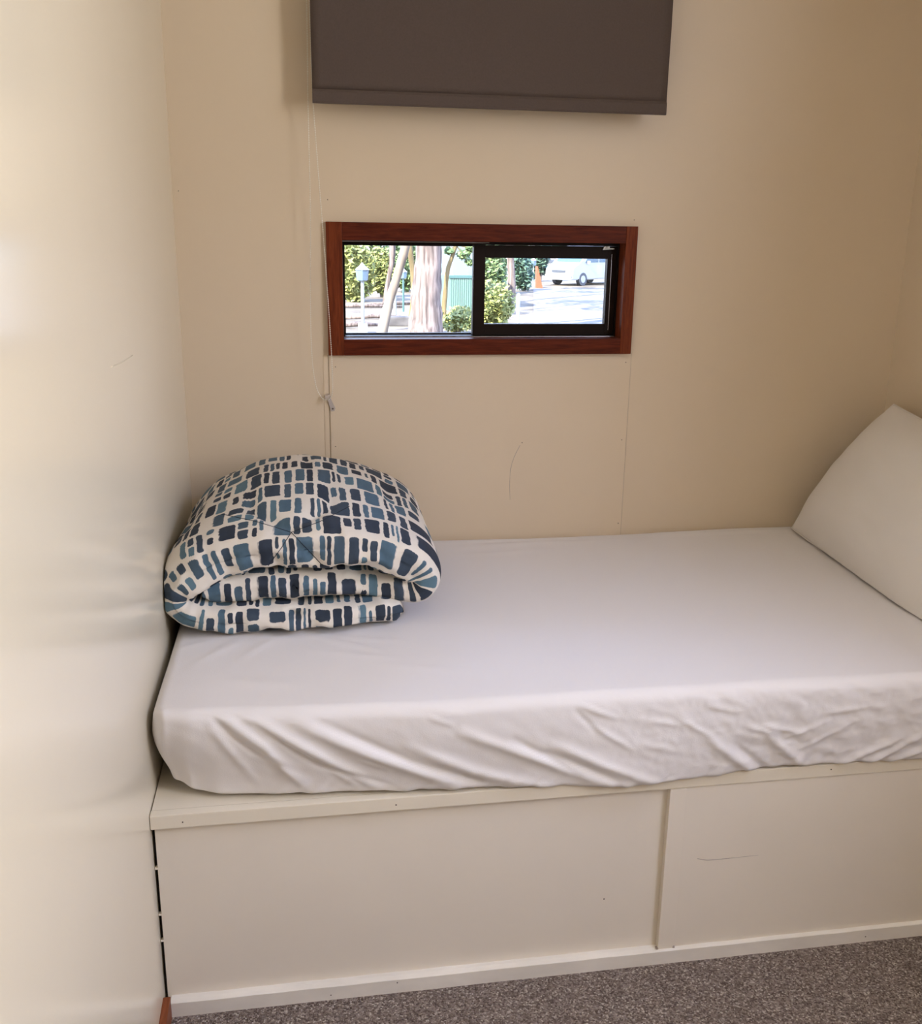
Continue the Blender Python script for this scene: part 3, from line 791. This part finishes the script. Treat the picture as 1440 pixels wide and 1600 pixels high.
qr = empty('folded_quilt', (0.27, -0.36, 0.598))
tag(qr, 'thick folded quilt with blue brushstroke blocks on cream, on the bed against the left wall', 'quilt')
link('quilt_cover', qm, M_quilt, qr, True)
def stitch(pts_px, Y=-0.5):
    P = []
    for a, b in zip(pts_px, pts_px[1:]):
        for k in range(24):
            t = k / 24; px, py = a[0] + (b[0] - a[0]) * t, a[1] + (b[1] - a[1]) * t
            d = proj_ray(px, py).normalized(); h = QT.ray_cast(CAM, d)
            if h[0] is not None: P.append(h[0] + h[1] * 0.0002)
    out = []
    for p in P:
        if out and (p - out[-1]).length > 0.03: break
        out.append(p)
    return out
for L_ in ([(455, 832), (400, 815), (345, 803)], [(455, 832), (500, 815), (548, 790)], [(455, 832), (440, 855), (418, 885)], [(455, 832), (480, 858), (506, 886)]):
    P = stitch(L_)
    if len(P) > 4:
        bm = bmesh.new(); tube(bm, P, 0.0008, 5); link('stitching', bm, M_thread, qr, True)

# ------------------------------------------------------------------ outside
GZ = -1.25
def out_mat(name, c0, c1, scale, rough=0.9, stretch=None, detail=5, p0=0.35, p1=0.65):
    m, nt, b = mat(name)
    tc = N(nt, 'ShaderNodeTexCoord'); src = tc.outputs['Object']
    if stretch:
        mp = N(nt, 'ShaderNodeMapping'); mp.inputs['Scale'].default_value = stretch; nt.links.new(src, mp.inputs[0]); src = mp.outputs[0]
    n = N(nt, 'ShaderNodeTexNoise', Scale=scale, Detail=float(detail)); nt.links.new(src, n.inputs['Vector'])
    r = N(nt, 'ShaderNodeValToRGB'); r.color_ramp.elements[0].position = p0; r.color_ramp.elements[1].position = p1
    r.color_ramp.elements[0].color = (*c0, 1); r.color_ramp.elements[1].color = (*c1, 1)
    nt.links.new(n.outputs[0], r.inputs[0]); nt.links.new(r.outputs[0], b.inputs['Base Color'])
    b.inputs['Roughness'].default_value = rough; b.inputs['Specular IOR Level'].default_value = 0.2
    return m
def leaf_mat(name, c0, c1):
    m, nt, b = mat(name)
    g = N(nt, 'ShaderNodeNewGeometry'); r = N(nt, 'ShaderNodeValToRGB')
    r.color_ramp.elements[0].color = (*c0, 1); r.color_ramp.elements[1].color = (*c1, 1)
    nt.links.new(g.outputs['Random Per Island'], r.inputs[0]); nt.links.new(r.outputs[0], b.inputs['Base Color'])
    b.inputs['Roughness'].default_value = 0.6; b.inputs['Specular IOR Level'].default_value = 0.3
    return m
M_litter = out_mat('pale leaf litter', (0.085, 0.065, 0.045), (0.175, 0.140, 0.100), 1.2)
M_road = out_mat('pale gravel road', (0.115, 0.100, 0.095), (0.165, 0.140, 0.125), 0.8)
M_bark1 = out_mat('pinkish grey fibrous bark', (0.050, 0.036, 0.032), (0.19, 0.145, 0.125), 5.0, stretch=(3, 3, 0.22))
M_bark2 = out_mat('smooth cream bark', (0.11, 0.085, 0.065), (0.20, 0.165, 0.130), 2.0, stretch=(2, 2, 0.4))
M_bark3 = out_mat('ochre bark', (0.085, 0.062, 0.030), (0.17, 0.125, 0.06), 2.0, stretch=(2, 2, 0.4))
M_leafY = leaf_mat('yellow green leaves', (0.085, 0.110, 0.024), (0.25, 0.24, 0.075))
M_leafG = leaf_mat('mid green leaves', (0.045, 0.085, 0.032), (0.15, 0.19, 0.070))
M_leafB = leaf_mat('bluish green leaves', (0.028, 0.062, 0.040), (0.080, 0.125, 0.080))
M_shed = simple('pale green steel', (0.085, 0.145, 0.115), 0.5)
M_shed2 = simple('pale blue grey steel', (0.12, 0.15, 0.17), 0.5)
M_post = simple('white painted post', (0.22, 0.23, 0.24), 0.5)
M_postg = simple('dark green painted post', (0.04, 0.09, 0.085), 0.5)
M_lampg = simple('frosted lamp glass', (0.09, 0.13, 0.17), 0.3)
M_van = simple('white van paint', (0.24, 0.25, 0.26), 0.3)
M_vglass = simple('blue tinted van glass', (0.045, 0.085, 0.12), 0.15)
M_tyre = simple('tyre rubber', (0.03, 0.035, 0.045), 0.7)
M_orange = simple('reddish orange', (0.20, 0.055, 0.018), 0.6)
M_stone = out_mat('grey stone edging', (0.05, 0.045, 0.045), (0.10, 0.09, 0.085), 3)

bm = B((-60, WT + 0.02, GZ - 0.3), (120, 220, GZ)); o = link('ground', bm, M_litter); o['kind'] = 'structure'
g1 = ground(838, 506); g2 = ground(836, 452)
bm = bmesh.new()
pts = [ground(833, 452), ground(834, 530), ground(1300, 560), ground(1500, 452)]
vs = [bm.verts.new((p.x, p.y, GZ + 0.02)) for p in pts]; bm.faces.new(vs); 
rd = link('gravel_road', bm, M_road); rd['kind'] = 'structure'
# outer skin of the cabin floor, so the room stands on something
o = link('foundation', B((-WT, YB - WT, GZ - 0.05), (RX + WT, WT - 0.001, -0.0605)), M_stone); o['kind'] = 'structure'

def leaves(bm, centre, rad, n, size, rnd, hole=0.0):
    cx, cy, cz = centre; rx, ry, rz = rad
    for _ in range(n):
        while True:
            v = Vector((rnd.uniform(-1, 1), rnd.uniform(-1, 1), rnd.uniform(-1, 1)))
            if hole < v.length < 1: break
        k = 0.75 + 0.5 * noise.noise(v * 1.7 + Vector((cx, cy, cz)))
        p = Vector((cx + v.x * rx * k, cy + v.y * ry * k, cz + v.z * rz * k))
        if p.z < GZ + 0.02: p.z = GZ + 0.02 + rnd.random() * 0.2
        a = Vector((rnd.gauss(0, 1), rnd.gauss(0, 1), rnd.gauss(0, 1))).normalized(); b = a.orthogonal().normalized()
        s = size * rnd.uniform(0.6, 1.4)
        bm.faces.new([bm.verts.new(p + a * s), bm.verts.new(p + b * s * 0.45), bm.verts.new(p - a * s), bm.verts.new(p - b * s * 0.45)])
def bush(name, label, cat, pxc, pybase, Wpx, Hpx, m, n, size, group=None, seed=1, depth=None, trunk=True):
    b = ground(pxc, pybase); dist = (b - CAM).dot(FW); sc = dist / FPX
    rx, rz = Wpx * sc / 2, Hpx * sc / 2; ry = depth or rx
    r = random.Random(seed)
    root = empty(name, (b.x, b.y + ry, GZ)); tag(root, label, cat, group)
    bm = bmesh.new()
    for k in range(5):
        bm_c = (b.x + r.uniform(-.45, .45) * rx, b.y + ry + r.uniform(-.3, .3) * ry, GZ + rz * r.uniform(0.5, 1.2))
        leaves(bm, bm_c, (rx * .75, ry * .75, rz * .8), n // 5, size, r, 0.3)
    link('foliage', bm, m, root)
    if trunk:
        bm = bmesh.new()
        for k in range(4):
            a = r.uniform(0, 6.28); tube(bm, [(b.x, b.y + ry, GZ - 0.05), (b.x + math.cos(a) * rx * .4, b.y + ry + math.sin(a) * ry * .4, GZ + rz * 1.2)], [0.05, 0.015], 6)
        link('stem', bm, M_bark1, root)
    return root
def tree(label, path_px, base_py, widths, m, crown_m, seed, crown_h=(7, 11), crown_r=1.5, nl=900, extra_top=6.0, low=()):
    """path_px: pixel points of the trunk from base up, all at the base's distance"""
    b = ground(path_px[0][0], base_py); Y = b.y; sc = (b - CAM).dot(FW) / FPX
    P = [ypl(px, py, Y) for px, py in path_px]; P[0].z = GZ - 0.1
    d = (P[-1] - P[-2]).normalized(); P.append(P[-1] + d * extra_top * 0.5); P.append(P[-1] + Vector((d.x * .5, 0.1, 1)).normalized() * extra_top * 0.5)
    R = [w * sc / 2 for w in widths]; R += [R[-1] * 0.85, R[-1] * 0.5]
    C = catmull(P, 8)
    n = len(P) - 1; rr = []
    for i in range(len(C)):
        k = min(i / 8, n - 1e-6); a = int(k); rr.append(R[a] + (R[min(a + 1, n)] - R[a]) * (k - a))
    root = empty('gum_tree', (b.x, b.y, GZ)); tag(root, label, 'tree', None)
    bm = bmesh.new(); tube(bm, C, rr, 20)
    for v in bm.verts:
        q = v.co; v.co += Vector((noise.noise(q * 2.5), noise.noise(q * 2.5 + Vector((9, 0, 0))), 0)) * rr[0] * 0.12
    link('trunk', bm, m, root, True)
    r = random.Random(seed); top = C[-1]
    bm = bmesh.new(); br = bmesh.new()
    for k in range(6):
        c = Vector((top.x + r.uniform(-1, 1) * crown_r, top.y + r.uniform(-1, 1) * crown_r, GZ + r.uniform(*crown_h)))
        leaves(bm, c, (crown_r * .7, crown_r * .7, crown_r * .45), nl // 6, 0.16, r)
        tube(br, [top - Vector((0, 0, 0.5)), (top + c) / 2 + Vector((0, 0, 0.3)), c], [rr[-1] * .8, rr[-1] * .5, 0.02], 6)
    for px, py, w in low:
        c = ypl(px, py, Y); leaves(bm, c, (w * sc, w * sc, w * sc * .7), 160, 0.09, r)
        tw = bmesh.new(); tube(tw, [ypl(path_px[-1][0], path_px[-1][1], Y), c], [R[-3] * .4, 0.01], 5); link('branch', tw, m, root)
    link('foliage', bm, crown_m, root); link('branch', br, m, root)
    return root
tree('big gum tree with a thick pinkish trunk in the middle of the left pane', [(664, 532), (665, 480), (668, 430), (671, 380)], 532, [58, 47, 42, 39], M_bark1, M_leafG, 1, (9, 12), 2.0, 900)
tree('leaning pale cream trunk to the left of the thick gum tree', [(594, 526), (606, 478), (621, 430), (634, 383)], 526, [20, 15, 14, 14], M_bark2, M_leafY, 2, (7, 10), 1.6, 500)
tree('thin ochre trunk touching the left edge of the thick gum tree', [(640, 503), (645, 470), (645, 430), (639, 383)], 503, [9, 8, 8, 9], M_bark3, M_leafG, 3, (7, 10), 1.6, 500)
tree('slender forked trunk between the thick gum and the green shed', [(692, 497), (696, 450), (700, 420), (712, 383)], 497, [9, 7, 7, 6], M_bark3, M_leafG, 4, (6.5, 9), 1.5, 500, low=((724, 398, 12), (737, 388, 10), (702, 392, 9), (733, 410, 7)))
tree('small pinkish trunk behind the leaning cream trunk', [(600, 474), (606, 440), (612, 410), (613, 383)], 474, [8, 7, 8, 10], M_bark1, M_leafY, 5, (8, 11), 1.6, 500)
tree('pale trunk rising out of the hedge in the right pane', [(799, 472), (799, 440), (798, 410), (796, 383)], 472, [13, 12, 11, 13], M_bark1, M_leafG, 6, (8, 11), 1.8, 500)

def lamp_post(label, px, pyb, pyh, hw, m):
    b = ground(px, pyb); sc = (b - CAM).dot(FW) / FPX
    top = ypl(px - 1, pyh, b.y).z; hs = hw * sc / 2
    root = empty('garden_lamp', (b.x, b.y, GZ)); tag(root, label, 'lamp', None)
    bm = bmesh.new(); tube(bm, [(b.x, b.y, GZ - .02), (b.x, b.y, top - hs * .8)], hs * 0.26, 10); link('post', bm, m, root)
    bm = bmesh.new(); box(bm, (b.x - hs * .7, b.y - hs * .7, GZ), (b.x + hs * .7, b.y + hs * .7, GZ + hs * 1.4), hs * .1); link('foot', bm, M_post, root)
    bm = bmesh.new(); tube(bm, [(b.x, b.y, top - hs * .9), (b.x, b.y, top - hs * .75), (b.x, b.y, top + hs * .7), (b.x, b.y, top + hs * .8)], [hs * .5, hs * .85, hs * 1.0, hs * .9], 8); link('lantern_glass', bm, M_lampg, root)
    bm = bmesh.new(); tube(bm, [(b.x, b.y, top + hs * .8), (b.x, b.y, top + hs * .9), (b.x, b.y, top + hs * 1.5), (b.x, b.y, top + hs * 1.9)], [hs * 1.1, hs * 1.05, hs * .35, hs * .08], 8); link('cap', bm, M_post, root)
lamp_post('grey garden lamp in front of the bushes, far left of the window', 567, 520, 430, 20, M_post)
lamp_post('small garden lamp with dark green post beside the thick gum trunk', 630, 496, 430, 12, M_postg)
lamp_post('white garden lamp near the orange shape by the van', 832, 447, 411, 9, M_post)
def bollard(label, px, pyb, pyt, w):
    b = ground(px, pyb); sc = (b - CAM).dot(FW) / FPX; t = ypl(px, pyt, b.y).z
    bm = bmesh.new(); tube(bm, [(b.x, b.y, GZ - .02), (b.x, b.y, t - w * sc * .4), (b.x, b.y, t)], [w * sc / 2, w * sc / 2, w * sc * .25], 10)
    tag(link('bollard', bm, M_post, None, False, loc=(b.x, b.y, GZ)), label, 'post')
bollard('white post standing in front of the hedge in the right pane', 808, 526, 458, 6)
bollard('short white post between the leaning trunk and the thick gum', 617, 496, 461, 5)
b = ground(842, 450); sc = (b - CAM).dot(FW) / FPX
bm = bmesh.new(); zt = ypl(836, 416, b.y).z
prism(bm, [(b.x - 5 * sc, GZ), (b.x + 6 * sc, GZ), (b.x + 1 * sc, (GZ + zt) / 2), (b.x - 3 * sc, zt), (b.x - 5 * sc, zt)], b.y, b.y + 0.25)  # flat tapering prism in reddish orange
tag(link('orange_taper', bm, M_orange, None, False, loc=(b.x, b.y, GZ)), 'orange tapering shape beside the white garden lamp', 'post')
# shed
b = ground(702, 487); Ys = b.y; e = ypl(748, 487, Ys).x; zt = ypl(702, 433, Ys).z; zt2 = ypl(702, 385, Ys).z
sh = empty('shed', (b.x, Ys, GZ)); tag(sh, 'pale green shed with grey upper wall behind the slender trunk', 'shed')
bm = B((b.x, Ys, GZ), (e, Ys + 3, zt)); 
link('wall', bm, M_shed, sh)
bm = bmesh.new()
for k in range(14):
    xx = b.x + (e - b.x) * (k + .5) / 14; box(bm, (xx - .015, Ys - .02, GZ), (xx + .015, Ys, zt))
link('rib', bm, M_shed, sh); sh.children[-1]['kind'] = 'stuff'
link('upper_wall', B((b.x + .15, Ys + .3, zt), (e, Ys + 3, zt2 + .6)), M_shed2, sh)
link('rail', B((b.x - .03, Ys - .05, zt - .03), (e, Ys + .3, zt + .05)), M_postg, sh)
# stone edging
b0 = ground(607, 510); b1 = ground(642, 510)
bm = B((b0.x, b0.y, GZ), (b1.x, b0.y + .4, GZ + 0.26), 0.04); tag(link('stone_edging', bm, M_stone, None, False, loc=(b0.x, b0.y, GZ)), 'low grey stone edging between the leaning and thick trunks', 'garden edging')
# logs on the litter
r = random.Random(5)
for px, py, l, lab in [(560, 482, 3.2, 'fallen branch lying behind the left garden lamp'), (585, 499, 2.2, 'fallen branch lying just left of the leaning trunk'), (560, 512, 1.4, 'short fallen branch near the foot of the left lamp'), (612, 478, 2.0, 'fallen branch lying behind the short white post')]:
    p = ground(px, py); a = r.uniform(-.35, .35)
    bm = bmesh.new(); tube(bm, [(p.x - l / 2, p.y - a, GZ + .06), (p.x, p.y, GZ + .10), (p.x + l / 2, p.y + a, GZ + .05)], [.05, .07, .03], 8)
    tag(link('fallen_branch', bm, M_bark1, None, True, loc=(p.x, p.y, GZ)), lab, 'branch')
# bushes
bush('bush', 'tall yellow green bush filling the far left behind the garden lamp', 'bush', 556, 474, 70, 105, M_leafY, 5200, .12, seed=11)
bush('bush', 'loose green bush between the left lamp and the leaning trunk', 'bush', 598, 466, 46, 100, M_leafY, 3200, .13, seed=12)
bush('bush', 'distant green bush seen between the leaning and thick trunks', 'bush', 634, 458, 60, 90, M_leafG, 3000, .14, seed=13)
bush('bush', 'green leafy bush above the shed beside the slender trunk', 'bush', 716, 462, 50, 100, M_leafG, 2600, .15, seed=14)
bush('bush', 'low yellow green shrub at the lower right of the left pane', 'bush', 722, 530, 66, 50, M_leafY, 2600, .075, seed=15, depth=1.0)
bush('hedge', 'dense yellow green hedge at the lower left of the right pane', 'hedge', 792, 520, 92, 84, M_leafY, 7500, .075, seed=16, depth=1.2)
bush('bush', 'green bush behind the hedge at the left of the right pane', 'bush', 778, 462, 60, 90, M_leafG, 3600, .13, seed=17)
bush('bush', 'bluish green bush between the pale trunk and the white lamp', 'bush', 822, 456, 44, 80, M_leafB, 2800, .14, seed=18)
bush('bush', 'round bluish green bush directly left of the white van', 'bush', 848, 441, 34, 70, M_leafB, 2400, .16, seed=19)
k = 0
for px in range(470, 1160, 46):
    py = 407 + (k % 3) * 2
    names = ['far dark line of trees, ', ]
    b = ground(px, py); sc = (b - CAM).dot(FW) / FPX
    k += 1
    rr_ = random.Random(100 + k); root = empty('bush', (b.x, b.y, GZ)); tag(root, 'tall pale green bush in the distant row along the far edge of the ground', 'bush', 'far row of bushes')
    bm = bmesh.new()
    for q in range(4): leaves(bm, (b.x + rr_.uniform(-1, 1), b.y, GZ + 2.2 + q * 1.6), (2.6, 1.2, 2.4), 420, .34, rr_, 0.2)
    link('foliage', bm, M_leafG if k % 2 else M_leafB, root)

# ------------------------------------------------------------------ van
def van():
    bL = ground(864, 447); sc = (bL - CAM).dot(FW) / FPX
    root = empty('van', (bL.x, bL.y, GZ)); tag(root, 'white van parked on the far side of the gravel road', 'van')
    root.rotation_euler = (0, 0, 0)
    ang = math.radians(-38)
    # local: length along +X (nose at x=0), width along +Y, then turned
    def T(p):
        x, y, z = p
        return Vector((bL.x + 0.3 + x * math.cos(-ang) - (y - 1.0) * math.sin(-ang) * 1.0, bL.y + 0.6 + x * math.sin(-ang) + (y - 1.0) * math.cos(-ang), GZ + z))
    Wd = 1.75; Ln = 4.7
    prof = [(0.0, 0.30), (0.02, 0.75), (0.12, 0.95), (0.75, 1.12), (1.45, 1.85), (1.75, 1.98), (4.4, 2.0), (4.65, 1.8), (4.7, 0.9), (4.7, 0.30)]
    def ext(prof, y0, y1, name, m, parent=root, bev=0.05):
        bm = bmesh.new(); a = [bm.verts.new(T((x, y0, z))) for x, z in prof]; b = [bm.verts.new(T((x, y1, z))) for x, z in prof]
        bm.faces.new(a); bm.faces.new(b[::-1])
        for i in range(len(prof)):
            j = (i + 1) % len(prof); bm.faces.new((a[i], b[i], b[j], a[j]))
        if bev: bmesh.ops.bevel(bm, geom=bm.edges[:], offset=bev, segments=2, affect='EDGES')
        return link(name, bm, m, parent)
    ext(prof, 0, Wd, 'body', M_van)
    # windscreen and side glass
    ext([(0.82, 1.15), (1.40, 1.80), (1.37, 1.83), (0.79, 1.18)], 0.12, Wd - 0.12, 'windscreen', M_vglass, bev=0)
    for y in (-0.012, Wd - 0.002):
        ext([(1.10, 1.16), (1.62, 1.80), (2.25, 1.80), (2.25, 1.16)], y, y + 0.015, 'side_window', M_vglass, bev=0)
        ext([(2.35, 1.16), (2.35, 1.80), (3.35, 1.80), (3.35, 1.16)], y, y + 0.015, 'side_window', M_vglass, bev=0)
        ext([(3.45, 1.16), (3.45, 1.80), (4.35, 1.78), (4.45, 1.16)], y, y + 0.015, 'side_window', M_vglass, bev=0)
    ext([(-0.012, 0.66), (-0.006, 0.78), (0.05, 0.78), (0.05, 0.66)], 0.45, Wd - 0.45, 'grille', M_tyre, bev=0)
    ext([(-0.03, 0.30), (-0.03, 0.50), (0.05, 0.50), (0.05, 0.30)], 0.05, Wd - 0.05, 'bumper', M_van, bev=0)
    for y in (0.06, Wd - 0.36): ext([(0.0, 0.74), (0.10, 0.92), (0.14, 0.90), (0.05, 0.72)], y, y + 0.30, 'headlight', M_lampg, bev=0)
    for x in (0.95, 3.80):
        for y in (0.0, Wd - 0.2):
            bm = bmesh.new(); tube(bm, [T((x, y - 0.02, 0.33)), T((x, y + 0.2, 0.33))], 0.33, 20)
            wh = link('wheel', bm, M_tyre, root)
            bm = bmesh.new(); yy = y - 0.03 if y == 0 else y + 0.2
            tube(bm, [T((x, yy, 0.33)), T((x, yy + 0.012, 0.33))], 0.19, 14); link('hub_cap', bm, M_post, wh)
    ext([(1.25, 1.10), (1.25, 1.25), (1.33, 1.25), (1.33, 1.10)], -0.18, -0.02, 'side_mirror', M_van, bev=0)
van()
